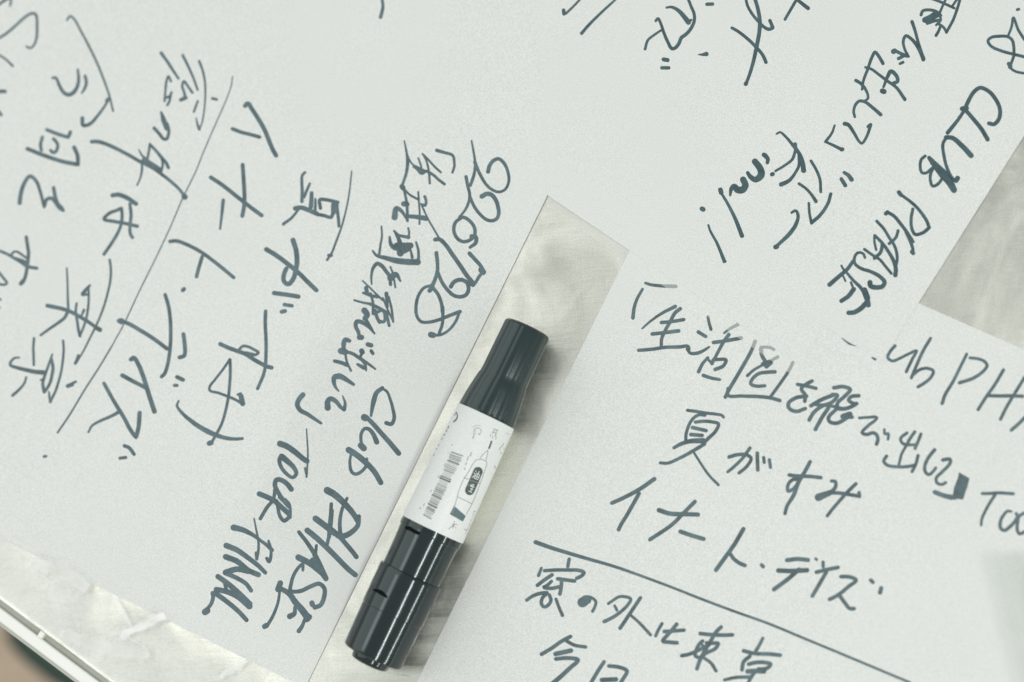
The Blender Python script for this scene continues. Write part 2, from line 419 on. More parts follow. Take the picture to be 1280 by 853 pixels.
def shade_film():
    """a thin tinting film added to paint a soft shadow wedge on the lower right sheet"""
    m = bpy.data.materials.new('painted_shade_film'); m.use_nodes = True
    out = m.node_tree.nodes['Material Output']; m.node_tree.nodes.remove(P(m))
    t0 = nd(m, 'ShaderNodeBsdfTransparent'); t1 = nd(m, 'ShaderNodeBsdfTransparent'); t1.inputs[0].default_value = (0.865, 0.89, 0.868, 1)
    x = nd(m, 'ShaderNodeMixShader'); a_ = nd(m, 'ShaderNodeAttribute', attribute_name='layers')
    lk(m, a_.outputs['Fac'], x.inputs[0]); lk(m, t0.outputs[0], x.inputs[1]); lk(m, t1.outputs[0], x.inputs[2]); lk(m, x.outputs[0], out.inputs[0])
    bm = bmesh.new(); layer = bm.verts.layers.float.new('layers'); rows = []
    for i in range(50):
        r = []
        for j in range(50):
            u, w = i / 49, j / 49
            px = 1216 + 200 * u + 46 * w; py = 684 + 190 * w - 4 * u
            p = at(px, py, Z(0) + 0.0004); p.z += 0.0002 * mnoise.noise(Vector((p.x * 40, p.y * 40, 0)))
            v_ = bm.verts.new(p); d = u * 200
            one = min(1, d / 12) * 0.42 + (min(1, max(0, d - 16) / 10)) * 0.30 + min(1, max(0, d - 42) / 16) * 0.2  # stepped soft shadow, painted as the film's tint
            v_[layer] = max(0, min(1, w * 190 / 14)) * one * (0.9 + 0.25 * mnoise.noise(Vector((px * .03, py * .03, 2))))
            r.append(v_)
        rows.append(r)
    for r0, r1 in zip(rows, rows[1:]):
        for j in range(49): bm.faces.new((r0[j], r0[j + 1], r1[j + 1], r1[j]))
    tag(from_bm('painted_light_film', bm, m, None, True), 'faint greenish shadow wedge painted as film on the lower right sheet at the right edge', 'plastic film')
shade_film()

# ---------------------------------------------------------------- handwriting
def width_list(spec, pts):
    vals = [float(s) for s in spec.split(':')]
    if len(vals) == 1: vals *= 2
    L = [0.0]
    for a, b in zip(pts, pts[1:]): L.append(L[-1] + math.dist(a, b))
    tot = max(L[-1], 1e-6); ws = []
    for l in L:
        u = l / tot * (len(vals) - 1); i = min(int(u), len(vals) - 2)
        ws.append(vals[i] + (vals[i + 1] - vals[i]) * (u - i))
    return ws
def ribbon(bm, pts, ws, place, level, step=1.1, wob=0.05, lift=1e-7, cross=1):
    """one pen stroke: a ribbon with round ends; every sample lies a hair above the one before"""
    s = spline(pts, ws, step)
    if len(s) == 1: s = [s[0], (s[0][0] + 0.2, s[0][1], s[0][2])]
    dirs = []
    for i in range(len(s)):
        a, b = s[max(i - 1, 0)], s[min(i + 1, len(s) - 1)]
        d = (b[0] - a[0], b[1] - a[1]); l = math.hypot(*d) or 1
        dirs.append((d[0] / l, d[1] / l))
    rows = []
    def row(x, y, dx, dy, hl, hr, z):
        return [bm.verts.new(place(x + dy * h, y - dx * h, z)) for h in (hl + (-hr - hl) * c / cross for c in range(cross + 1))]
    caps = 4
    for e in range(caps, 0, -1):                       # round start
        x, y, w = s[0]; dx, dy = dirs[0]; a = math.pi / 2 * e / (caps + 0.25); h = w * 0.5
        rows.append(row(x - dx * math.sin(a) * h, y - dy * math.sin(a) * h, dx, dy, h * math.cos(a), h * math.cos(a), level[0]))
    for i, (x, y, w) in enumerate(s):
        dx, dy = dirs[i]; h = w * 0.5
        k1 = 1 + wob * mnoise.noise(Vector((x * 0.35, y * 0.35, 0))); k2 = 1 + wob * mnoise.noise(Vector((x * 0.35, y * 0.35, 9)))
        rows.append(row(x, y, dx, dy, h * k1, h * k2, level[0] + i * lift))
    for e in range(1, caps + 1):                       # round end
        x, y, w = s[-1]; dx, dy = dirs[-1]; a = math.pi / 2 * e / (caps + 0.25); h = w * 0.5
        rows.append(row(x + dx * math.sin(a) * h, y + dy * math.sin(a) * h, dx, dy, h * math.cos(a), h * math.cos(a), level[0] + len(s) * lift))
    for r0, r1 in zip(rows, rows[1:]):
        for c in range(cross): bm.faces.new((r0[c], r1[c], r1[c + 1], r0[c + 1]))
    level[0] += 1.2e-6
def polygon(bm, pts, place, level):
    vs = [bm.verts.new(place(x, y, level[0])) for x, y in pts]
    f = bm.faces.new(vs); bmesh.ops.triangulate(bm, faces=[f])
    level[0] += 1.2e-6

WRITING = r'''
= A
@ 0 0 7.111
# character
30 -10,40 50,0 70,-12
22 95,-12 98,20 90,52
# character
26:28:22 -20,345 40,312 100,265 180,192 240,142 290,120 318,130 328,165 330,250 325,340 310,390 285,422 260,430 238,415
# character
20:24 -12,488 50,528 90,565 113,588
# character
36 -15,814 45,814
# long_bracket
22:24:20 595,180 625,145 645,155 720,280 800,430 880,600 945,770 975,860 1006,990
# character
26:40:24 468,695 492,692 530,765 565,822 605,845 645,832 682,785 700,715 692,622
30:34:18 757,678 768,730 755,785 728,830
@ 0 0 4
# character
16 -8,556 6,576
# character
22:12 412,592 416,628 448,622 490,578 525,530 545,498
12 530,505 545,490 552,500
# character
20 235,650 290,672 342,688 342,688 352,662
18 212,687 203,725 207,752
18 268,695 288,722 284,752 268,765 254,754
22 137,745 220,778 310,808 390,824 390,824 388,780 371,738
# character
@ 100 150 7.111
38:34 105,195 160,195 230,215 330,260 430,312 530,370
34:30 530,370 640,425 720,480 810,550 880,615 930,680
56 928,683 932,686
14:30 523,265 550,315 590,350
26 622,215 612,280 600,345
28:34 622,220 680,280 735,345 770,390 785,425
26 700,310 728,350 735,400 722,460
70:50 575,370 640,405 700,440
26:18 552,385 550,450 535,520 508,580
# character
@ 140 50 7.111
24:52:40 438,645 462,720 485,790
34:30 375,785 420,835 458,880 482,885 500,850 505,800 490,745
# character
34:24 437,118 500,205 545,275 592,345
28:22 630,138 680,240 720,330 762,445
26:14 775,190 805,270 826,370 830,470 825,580 812,680 795,755 775,800
12:30 748,695 760,750 776,795
24 525,370 503,325 485,370 475,460 468,545
22:26 530,465 515,500 480,515
24 520,500 512,545 492,582
26 715,470 680,420 640,370 625,410 640,460 655,520
34:40 612,535 655,515
22 763,545 745,595 728,640
28 893,522 930,530
# ruled_line
@ 0 0 4
7 1163,384 1156,430 1125,515 1075,628 1020,755 980,855 915,990 850,1140 765,1320 700,1450 620,1620 560,1730
9:11 560,1730 500,1830 420,1955 345,2080 288,2164
# character
24 1226,530 1238,518 1262,550 1320,645 1362,745 1380,778
20 1162,645 1200,660 1250,673 1298,686
# character
22 1213,825 1218,900 1222,1000 1219,1040 1211,1080
22 1054,888 1110,925 1180,980 1250,1035 1308,1078
# character
20:12 1116,1002 1108,1080 1100,1145
# character
20 850,1208 880,1205 930,1222 1000,1258 1085,1320 1168,1388
20 1010,1285 995,1335 982,1384
# mark
22 914,1452 920,1446
# character
@ 0 0 4
20 826,1475 843,1535 852,1610 853,1700 846,1780 834,1840 822,1870 808,1884
22 596,1608 630,1614 700,1652 770,1696 834,1744
16 590,1604 604,1598 618,1606 606,1616
22 917,1672 923,1720 925,1760 920,1780 898,1788
22 885,1886 915,1900
18 872,1928 885,1928
# character
24:26 655,1798 668,1790 690,1820 715,1880 740,1960 772,2058
24:20 612,1878 655,1902 705,1928 735,1944
# character
20:24 520,1918 570,2008 620,2090 655,2155 680,2188 680,2188 692,2140 698,2066
20:12 602,2056 560,2080 500,2106 460,2130 442,2162
20 622,2230 645,2240 670,2272
18 600,2292 628,2288
# mark
16 220,2284 230,2282
# character
@ 0 0 4
24:16 98,1015 104,970 120,920 150,882 180,905 200,955 220,1035
20 222,1030 232,1000 256,992 275,1010 296,1040 315,1052
20:22 268,940 275,980 288,1020 308,1040
# character
@ 0 300 7.111
34 233,-25 242,40 252,110 248,180 238,260 220,340 205,375 
42 185,388 205,365
28:34 -15,95 60,125 130,165 180,195 240,235 325,252
24 95,140 120,108 150,105 190,130 240,165
30 130,165 185,180 235,200
# character
26 -15,285 30,340 60,385 40,398 -15,392
# mark
24 -8,530 4,530
16 -8,604 0,602
# character
@ 0 0 4
24 563,978 590,974 625,985 680,1020
18 650,1020 655,1080 650,1130 652,1170 662,1188
18:20 607,1042 585,1052 545,1068 520,1096 570,1108 625,1118 686,1132
18 608,1045 610,1090 600,1140 575,1190 520,1272
# character
@ 0 300 7.111
18:26 592,250 597,330 600,430 602,520 606,610
40:34 420,585 480,597 560,615 640,645 720,690 800,740 860,785
44 862,785 888,800
34:24 600,640 575,690 520,735 440,790 360,848
26:18 975,178 985,260 982,350 960,460 930,570 890,680 850,770 800,870 745,980 680,1090
30 695,1030 682,1070 668,1098
24:40 798,405 765,440 735,480
26 735,490 780,485
24 785,430 788,520 780,620 765,700 740,780 708,855
24:30 680,565 672,640 685,720 695,790 710,855
28:18 745,625 730,660 715,690
# character
@ 0 400 7.111
26 302,165 296,240 298,330 300,400
20:36:46 168,335 130,340 95,375 90,400 150,425 230,445 310,462 385,468
22:30 233,510 215,565 170,620 112,672
20:34 464,308 445,360 425,420 400,490 380,560 392,640
34:28 455,350 470,420 460,500 440,570 398,640
20 360,535 385,535
24:26 560,185 565,260 558,360 545,450 520,550 490,640 445,730
18:30 434,640 440,690 450,725
40 602,588 640,575
26 640,565 672,550
# character
@ 320 0 4
16:20 628,-10 634,30 628,65 622,86
# character
@ 340 200 7.111
28:34 292,112 268,140 265,200 268,290 265,370
26:30 335,212 310,270 285,330
38:44 352,295 350,350 345,420
24:34 385,350 385,420 380,470
44 205,432 260,425 330,450 400,480
34 400,485 460,495 525,510 545,440 560,380
34 430,430 425,355 480,355 585,378
34:30 575,375 580,450 590,520 595,590
44 545,400 545,470
24:30 235,440 180,510 100,572
14:24 708,100 700,180 690,270 672,380 645,500 610,620 565,740 530,830 490,890
34:28 505,850 530,850
# character
@ 320 213 4
28:24 185,350 200,400 205,450 200,495 185,545 160,570 140,555 140,520 152,492
26:24 52,396 100,425 160,470 215,515 260,560 302,600
24 90,614 150,622 212,632
20 142,672 180,678
22 128,708 145,704
# character
@ 320 213 4
20:18 48,705 46,760 50,852 50,920 46,985 35,1030 22,1060 8,1092
@ 200 400 7.111
40 535,215 600,245 680,275 760,305 830,350 900,390 960,418 992,425
28 700,268 735,235 780,238 830,262 875,292 850,312
36 760,295 830,310
# character
24:28 620,350 560,440 490,530 440,600 440,625 520,650 600,680 680,715 735,750
50 735,745 720,680
24 690,665 718,655
30:28 622,355 625,450 620,560 608,680 585,800 550,920 510,1000 465,1080
50 455,1092 438,1098
# character
@ 0 426 4
12:30:16 893,302 885,325 900,350 960,405 1040,455 1120,485 1170,492 1212,490
# character
@ 480 165 7.111
14:34:24 180,80 200,180 210,280 195,380 175,440 158,490
50 160,485 170,500
16:22 205,200 250,285 310,320 370,350
20:50:30 262,310 300,330 335,365 370,350
20 305,235 325,290 335,330
18:24 343,195 375,255 395,330 408,458
22 345,200 400,255 450,310 505,360
28 380,350 440,385 490,430 538,465
# bracket
34:22 468,165 540,185 612,212 625,270 625,310 608,362
# character
22 170,500 230,560 300,600
20 305,535 312,640 318,740 315,820
28 362,575 375,620 365,655 345,650
26:30 180,520 195,590 205,660 208,790
50 175,640 205,645
60:20 95,760 110,680 150,700 205,780
36:50 205,750 270,755 340,765 375,770
18:20 330,640 370,730 405,800 435,850 490,945 502,965
# digit
18:34 778,80 795,170 810,280 805,360 785,430 768,475
34:26:40 808,270 850,370 910,470 970,520 1030,535 1080,510 1110,440 1105,370 1080,300 1050,260 1015,240 970,260 940,300 925,355
# digit
34:24 730,400 742,470 762,560 755,620 725,690 680,750
30:34:46 762,570 800,660 860,740 920,785 970,790 1005,770 1020,730 1015,670 990,600 955,560 915,552 870,575
# digit
@ 440 270 7.111
34 975,15 920,60 905,130 940,205 990,230 1050,215 1090,170 1090,110 1060,60 1010,20 960,10
48:30 1065,185 1100,190 1100,240 1050,280
# digit
40:44 740,212 775,208 830,255 890,340 960,440 1020,530 1070,590 
40:30 1045,335 1100,395 1140,440 1165,490 1130,540 1100,590 1075,620
60 1150,480 1165,500
50 1040,590 1075,610
# digit
38:34:40 750,330 758,400 760,480 740,560 710,630
34:40 762,500 800,590 850,660 900,705 955,720 1010,705 1035,660 1025,600 980,570 930,575 900,595 878,630
# digit
44 690,665 715,635
28:34 700,620 640,640 590,710 570,790 568,860
34 720,640 765,700 795,780 805,860
@ 400 370 7.111
30:36 852,140 865,190 900,230 960,235 1050,215 1140,180 1245,140
34:30 1090,100 1092,180 1085,260 1060,330
30:26:30 1240,140 1210,220 1150,300 1090,340 1040,350 990,345
56 985,345 1005,350
# character
@ 440 270 7.111
18:26 262,95 266,180 255,250 242,340
20:56:60 185,312 215,350 300,375 400,400 500,410 585,412
22:30 570,235 590,310 590,410
24:34 375,135 410,170 470,185 505,190
22 500,110 508,150 500,200
24:60 335,190 345,250 370,280 430,290
70:60 400,270 520,265
60 440,320 500,290
22:70 385,150 420,220 430,330
18:30 520,300 535,370
# character
16:40:34 175,608 172,540 190,460 225,425 265,445 300,490 335,540 342,610
20 342,455 365,520 385,635
70:20 345,550 390,520 430,580
# character
16:24 95,578 160,640 230,710 310,780 
40 125,640 135,690
26:34 100,685 170,710 225,720
20:34 20,750 90,770 180,790 260,830 320,870
@ 400 370 7.111
40:24 590,-20 600,100
24 610,10 635,110 650,230
20 560,20 600,120 650,225
26 450,-20 470,60 470,160
30 440,70 520,110 580,150 615,265
34 490,130 510,200 530,235
30 480,160 560,130 570,230 520,225
60:50 395,130 420,170 400,200
16:34 485,335 440,260 400,200
# character
20:44:34 485,335 430,275 370,235 325,230 318,270 340,320 350,360
50 350,370 370,370
44 425,432 455,440
34 455,490 470,512
# character
40:50:30 260,400 225,390 210,430 215,490
60 185,490 225,500
30:36:20 210,490 290,515 360,560 430,605 490,650
50 370,490 375,500
28 360,540 375,500
24 225,520 240,590 275,665
34:40 130,580 190,595 240,615
34:18 375,570 405,620 410,665
30:40 335,610 390,640
# character
@ 340 460 7.111
30:60:18 725,148 660,105 600,75 555,85 550,130 570,180 592,205
# character
60:30 495,355 495,300 520,275 570,300 610,350 640,375
40:14 640,370 650,320 628,250
# bracket
50:44:28 275,240 240,280 225,330 250,375 320,415 380,455 435,492
# letter
40:24 1015,490 1060,500 1085,450 1075,370 1050,280 1020,210 980,185
40:50:26 980,180 930,220 905,290 890,360 880,425
# letter
66 820,440 830,445
44:50 835,435 900,500 970,580 1050,670 1125,760
# letter
50:34:30 930,660 900,590 860,545 825,540 795,580 790,640 800,690
60 790,690 815,715
# letter
@ 310 550 7.111
60:50 895,90 960,130 1050,205 1120,280 1180,380
26:34:30 915,130 905,200 925,290 960,305 1010,280 1050,230 1055,170
# letter
60:50 285,35 340,55 420,110 500,175 525,190
# letter
@ 310 550 7.111
14:20 520,-95 526,0 532,100 530,200 520,330
30 512,255 520,300
# letter
60:34:40 300,150 350,190 410,250 430,300 400,335 340,300 290,230 280,170 295,145
# letter
50:40 385,440 350,395 300,360 255,355 240,400 270,470 310,530 340,560
# letter
50 100,480 160,505 230,540 300,600 365,660
34:36 240,440 225,530 170,600 110,700
30 330,530 365,570 375,620 375,690
40:30 365,690 320,720 285,680 265,600 255,540
24 275,510 360,600
# letter
70:50 705,450 760,480 850,560 930,650 980,730
30:40 880,520 850,580 825,660 815,750 820,840
40:60 985,680 975,760 920,820 850,855 800,850
# letter
34:40 740,570 735,660 725,760 720,860
60 600,700 680,760 770,830
@ 240 640 7.111
46 1095,60 1190,120 1280,190 1380,300 1430,360 1460,400
34 1245,-10 1235,110 1220,200 1200,290
56:50 1025,165 1110,235 1190,310 1280,400 1400,520 1450,560
# letter
36:44 950,180 1020,270 1080,360
30 1105,300 1095,400
60:56 945,405 1050,460 1150,540
80:50 1080,440 1130,500 1190,595
50 1090,380 1130,460 1190,590
# letter
26:34 985,520 985,480
30:40:44 1010,440 950,490 900,570 880,640 875,700 960,705 1050,665 1130,640 1175,680 1175,750 1140,830 1090,850
50 1065,810 1070,825
# letter
@ 320 680 7.111
56 195,405 215,350
26:34 210,420 195,520 150,640 95,735
50 75,735 90,725
46:70 200,390 290,440 350,520 410,590 455,650
60 450,670 470,650
30:56 345,560 340,620 300,645
28:44 435,660 410,730 380,775
# letter
@ 240 640 7.111
60:30 370,140 450,160 540,205 610,255
16:30 552,60 575,180 590,260 590,340 575,420
30 570,365 575,410
30:40 600,250 670,300 710,340
26:34 680,260 700,330 700,400 685,445 665,415
# letter
56:40 305,300 400,340 500,410 590,480 650,540
# letter
56:50 300,400 400,440 500,520 590,560
60:50 300,540 400,510 500,530
46:40 300,545 400,590 480,640 525,700
# letter
50:60 230,575 320,640 410,720 510,820
50:60 215,690 310,710 400,750 510,840
28:34 280,610 305,690
# letter
@ 0 639 4
28:24 1075,410 1130,450 1190,500 1232,545
22:20 1062,410 1065,430 1055,465 1035,490
36 1025,505 1035,498
= C
@ 640 0 4
# character
12:14 345,-8 310,30 270,68
20 258,52 260,70
# character
12:18 525,-8 440,70 380,130 348,168
# character
@ 800 0 7.111
28:36:26 425,-15 455,60 482,130 482,190 450,260 400,315 370,335 345,390 310,430 285,435 250,380 215,300 180,200 160,165 140,188
22:28 190,270 130,310 70,360 45,438
20:40:50 235,70 280,65 340,95 400,160 430,200
40:24 430,195 455,180
# mark
40 210,530 245,536
34 195,605 255,605
# mark
34 595,40 645,38
# mark
8:44 515,487 560,487 590,482
# character
@ 800 0 7.111
26:34 940,-15 955,50 1000,130 1050,190 1100,240 1145,262 1180,250
34 1180,245 1155,185
36:40:30 1020,-15 1050,90 1065,190 1060,290 1040,400 1010,540 975,660 945,740
40 940,748 944,740
30:34 818,250 870,280 960,350 1040,430 1090,490 1120,555
# character
@ 960 0 4
16 85,98 145,-5
18:22 140,-5 200,42
# character
@ 1100 0 7.111
30:26 450,-15 540,20 660,75
24 590,-15 555,60 530,130 540,180 500,225
24 690,-10 640,60
28 715,-15 690,70 650,180 590,290
26 590,285 560,240 520,215
30 365,135 380,100 430,90 500,105 540,140
56:70 400,180 450,160 500,130
30 420,210 480,190 530,180
26:30 540,230 520,280 498,318
# character
34:28:40 285,195 310,270 340,380 385,530
40:24 385,520 330,410 280,350 230,320 208,360 220,440 255,505
50 120,460 130,455
34 130,450 190,480 240,500
34:30 165,522 230,490
# mark
28 178,568 205,555
# character
@ 1020 50 7.111
34:26 595,210 560,150 525,110 500,150 460,260 420,370 410,440
34:24 355,362 400,390 440,440 462,520 440,540
# character
26:34 440,245 490,260 560,310 640,370 710,420 790,530
34:40:24 690,385 725,370 715,320 665,280 640,320 600,420
50 590,455 605,460
# character
26:36 345,685 335,640 350,580 385,545 430,550 500,600 575,665
# character
@ 930 150 7.111
40:26:30 895,35 920,40 980,120 1030,200 1045,210 1090,150 1125,50
36 1105,60 1125,45
# bracket
22:30 805,50 785,110 725,195
24:34 725,195 790,225 865,262
40 868,264 874,262
# mark
32:46 890,468 930,495 955,530
36:40 865,525 900,582
# character
20:34:50 290,125 320,110 370,150 430,220 490,300 520,380 530,450
34 455,215 460,270
30:24 455,280 430,350 370,400 280,455
40 248,485 256,482
34:28:44 490,320 490,400 450,480 400,540 330,575
# character
28:30:28 595,365 640,440 675,530 682,640
# character
30:26:36 490,568 550,610 600,665 640,725
# character
@ 960 213 4
14:16 204,165 208,220 218,265
18:20 314,118 300,165 260,225 218,262
# character
14:24:18 118,212 138,202 150,225 140,270 110,315 70,355 40,382
26 38,384 44,382
# letter
@ 860 160 7.111
44 675,240 685,246
46:34 685,245 710,280 705,310
# letter
34:70:60 530,400 560,440 600,460 650,420 645,370 620,330 595,300
# letter
22:70:60 375,600 385,545 410,520 440,550 485,550 510,510 490,460
# letter
@ 640 213 4
26 1042,98 1046,112
14:24 1045,112 1080,170 1115,240 1150,328
# letter
12:20 982,275 990,300 1025,365 1062,455
16 1060,458 1066,456
# mark
26 950,193 956,196
# digit
@ 1100 0 7.111
28 1220,88 1234,84
# digit
30:24 1285,355 1230,270 1185,160 1170,240 1135,330
# digit
30 1285,508 1190,485 1080,455 985,410 960,365 990,335 1060,325 1140,330 1175,360 1190,430 1190,490
28 1190,500 1160,580 1150,600
40 1145,570 1160,590
26 1150,600 1200,635 1285,655
# letter
@ 960 0 4
22 1105,618 1130,622 1155,595 1160,550 1140,500 1100,455 1060,440 1030,460 1005,500 985,545
# letter
28 972,545 992,542
18:22 984,550 950,600 898,665
22:24 985,548 1030,600 1070,650 1098,698
# letter
@ 960 0 4
30:24 1015,778 970,730 920,690 890,688
18 890,690 875,720 880,780 895,840 920,890 935,905
28 940,903 948,892
# letter
@ 1030 180 7.111
30:28 900,108 865,140 855,200 870,255 905,260 950,225 985,195
30 985,195 950,260 945,320 965,375 1010,360 1050,310
40:90:60 935,125 990,190 1060,270 1110,330 1155,410
40 960,170 1040,240 1110,320
# letter
40 665,430 685,455
30:34 680,450 750,500 815,555 870,620 915,690 935,745
34:30 930,750 880,790 810,805 780,750 775,660 790,580
# letter
40 550,620 565,608
34 565,608 620,640 680,710 740,790 790,870
@ 1020 290 7.111
34:30 800,0 840,90 860,150 862,195
40 852,178 864,190
30 730,-10 710,50 650,105
# letter
@ 1020 290 7.111
30 540,-95 600,-30 650,50 700,130 722,230 712,300
24 520,30 520,90 535,160
30:34:44 525,35 580,90 640,170 690,260 710,330 705,385
28 430,155 500,205 570,250 620,310 670,370
34 590,110 575,180 520,235
# letter
26:34:50 435,230 420,195 375,185 345,220 345,280 400,325 490,355 570,400 610,450 590,485 540,495 485,480 480,450
# letter
44:34 120,470 200,400 280,330 330,260
22 225,300 255,355
26:40 270,360 330,430 400,500 450,580
60 430,520 455,590
40:46 225,615 290,570 335,510
24 335,510 310,450
50 455,600 465,650
44:50 290,720 340,715 400,680 450,630
20 240,390 262,438
= B
@ 780 300 7.111
# bracket
26:34 165,440 115,530 90,610 80,695
26:34 192,385 240,400 330,410 460,415
@ 790 370 7.111
# character
18:34 92,290 160,230 260,160 385,95
34:30 430,115 385,150 340,230 290,320 265,380 260,450
32 262,238 350,230 460,212
34 180,340 290,328 415,312
32 60,485 180,475 300,458 420,455 500,452 505,475
26:34:22 490,475 520,510 580,510 640,485 685,455
# character
26:30 675,185 685,240 702,298
34:32 590,322 655,362
22:34 820,330 860,300 940,255
34 725,415 800,405 880,392 970,375
34:28 860,345 820,400 770,490 710,605
26:34 675,550 630,600 592,675
26 665,555 715,605
30:34 720,570 780,565 835,570 815,620 740,655
34:28 635,708 700,730 780,745
# character
34 1095,405 1060,490 1000,600 930,720 860,840 830,900
36 1145,475 1155,530 1180,575
@ 930 440 7.111
28 150,-40 230,-38 265,-20
30:24 300,45 240,80 200,110
44:40 170,110 240,90 200,130
28:24 30,212 90,160 160,120
34:30 275,178 200,182 130,195 70,250 60,285 110,305 185,302
30 435,95 400,165 330,270 240,395
@ 820 490 7.111
30:34 640,-30 640,30 760,38 900,42 1020,55 1100,78
# character
@ 930 440 7.111
32 475,290 560,305 640,325
34 605,260 550,290 510,330 545,385 540,440
36:34 555,395 460,410 395,460 400,500 460,530 545,505
# character
36:34:36 800,320 880,310 945,335 900,390 830,460 830,500 900,505 960,485 1000,460
34 985,465 930,430 950,400 1020,390
36 595,480 680,430 790,385
34:36 785,380 830,385 780,450 700,480 620,540 580,605
36 750,500 690,590 635,690
30 640,470 760,480 860,500
34:36 820,510 750,590 760,620 820,635 880,610 930,580 960,580
50 880,575 940,555
# character
26:34 1025,588 1100,583 1180,585 1180,590 1100,660 1050,720 1090,735 1150,720 1180,740 1190,780 1178,820
# mark
@ 1040 500 7.111
26 465,265 470,305 500,300 498,350
# character
30:28 665,295 610,345 625,385 680,400 735,400
30 735,285 690,350 665,400
30 790,305 765,370 738,432
26 665,400 620,480 595,575
30 485,500 460,545 490,580 570,595 680,592 735,580
30 765,495 745,570 712,638
# character
34:28 912,445 860,510 825,590 830,640 860,665 900,635 922,605
# character
34:28 985,535 1050,530 1050,560 980,640 925,700 935,740 980,752 1010,735
# bracket
34 912,820 980,850 1060,875
@ 960 426 4
24 835,758 880,775 935,785
p 955,658 1008,688 996,735 975,795 922,788 930,735 948,690
# letter
@ 1190 600 9.478
40 360,162 450,162 540,155 725,165
40:34 510,180 450,270 390,380 355,460 345,535
# letter
34:44:40 700,375 660,370 610,420 575,490 575,570 620,600 680,560 740,500 770,450
40 760,400 775,420
# letter
40 860,390 800,430 775,520 775,600 800,640 860,615
# letter
@ 1000 360 7.111
30:26:30 845,515 800,570 780,620 820,650 880,630 960,590 1035,560 1000,630 945,745
# letter
30 1160,450 1100,550 1040,680 990,800
28:30 1010,770 1060,730 1130,715 1185,740 1160,800 1100,850 1050,880
# letter
@ 1160 420 6.093
24:28 295,140 240,250 190,350 130,450 108,515
24:28 320,168 380,175 430,195 450,225 420,270 350,320 240,358
# letter
26 575,260 510,370 440,470 382,562
26 740,310 660,440 600,540 552,635
28 455,455 550,458 640,457 720,460
# letter
28 635,718 690,670 760,600
# mark
@ 1000 360 7.111
6:20:4 372,446 400,470 440,498 500,520
16:22 643,622 668,636
# character
@ 820 490 7.111
30:28 280,165 360,175 450,190 540,200 590,212 600,225
30 435,208 380,205 320,250 280,330 265,400 268,450
30:34 350,270 430,262 510,270 555,285 530,350 470,410 420,460
34:28 430,465 330,525 200,595 100,635 38,632
34 325,318 445,345
34 310,380 410,388
50:30 420,435 300,440 220,465 160,498
22:26 340,545 400,640 470,740 555,828
# character
34:30 650,580 720,560 800,560 845,590 810,660 738,722
32:28 835,500 770,590 700,660 638,712
# character
34 900,545 902,620 905,695
# mark
30 957,585 962,628
30 1008,605 1018,672
# character
@ 950 560 7.111
34 260,242 350,252 450,255 540,265
34:40:30 445,125 400,210 340,310 300,420 240,520 222,585
34:30 350,285 300,280 260,310 245,350 250,385 290,370 335,320
# character
30:34:36 635,295 670,300 670,350 630,395
70:50 520,440 570,420 620,400
34 610,400 700,402 790,415 880,430
34:30 852,320 780,390 700,480 640,550 598,605
34 880,400 885,430
# character
@ 640 426 4
20:22 500,812 560,785 640,742 712,692
20 635,765 610,810 570,880 545,920 533,945
# character
24:22 735,848 790,865 860,868 930,870
20 915,805 880,840 800,920 690,995
# character
22 842,955 900,975 958,992
# character
@ 640 639 4
22 1157,90 1110,170 1060,240 1020,295
20 1085,205 1110,240 1140,262 1165,272
# mark
20 1248,270 1256,278
# character
@ 960 639 4
22 95,246 150,240 200,245
24 52,298 120,300 195,296
22 155,292 100,340 30,392
# mark
14 238,238 244,244
# character
18 275,256 276,278
20 242,306 300,292 350,282
20 292,305 260,360 222,425
# character
20 365,328 410,330 440,345 400,380 350,420 308,442
20 355,418 385,460 410,488 430,488
# mark
20 514,346 524,356
22 566,386 560,408
# ruled_line
@ 640 639 4
22:14 118,156 200,185 280,210 400,245 520,280 640,322
14:13 640,322 800,382 960,445 1120,505 1280,562 1480,645 1680,728 1990,858
# character
@ 650 690 7.111
32 437,65 425,130
26:32 190,145 165,210
32:34 218,168 320,162 430,162 520,165 570,185 545,215 505,235
34 155,298 210,255 285,205
30:34 280,262 240,300 210,315 280,325 345,312
34 335,240 410,250 485,260
34 370,260 365,320 355,375
30:36 60,430 110,395 180,370 240,365
32 240,370 200,410 190,460 215,490 255,470 275,430 262,385
28:32 320,420 345,490 378,565
# character
90:70 555,450 600,430
28 530,430 580,400 640,410 675,445 665,490 645,530
# character
26:34 785,462 830,430 880,400 940,400 985,420 960,470 900,530 830,580 750,620
26 842,480 862,520
34 1070,410 1010,500 950,590 890,680
26:30 980,560 1060,630 1160,738
# character
@ 810 770 7.111
30 125,70 95,120 68,178
36 255,75 210,130 165,180 132,225 190,235 258,240
34 145,140 230,135 320,128
# character
36 465,158 560,168 660,172 750,170
36 650,100 600,150 560,220 500,320 460,400 435,470
34 485,225 450,260 425,320 420,355 460,370 520,330 600,290 625,245 560,245 520,240
26 470,245 520,300
34:36 300,355 370,340 440,310 540,260
30:32 490,370 560,420 605,490
# character
30:34 1020,200 990,260 960,310
36 850,312 950,335 1080,340 1175,350
36 905,360 850,410 835,480
36 895,430 960,415 1040,415 1090,430 1060,465 980,475
44 885,495 960,490 1030,495
30:34 680,570 770,550 850,545 920,545
34 960,490 920,540 890,600 860,650
# character
@ 640 639 4
20 148,716 200,685 250,650 292,628
18 270,648 310,670 368,680
24 218,715 295,698
20:24 220,740 280,735 330,745 290,785 230,840 180,880
# character
20 460,755 430,800 395,860 370,900
20 485,775 530,780 575,800 555,840 530,880
24 450,845 520,842
'''
LABELS = {}
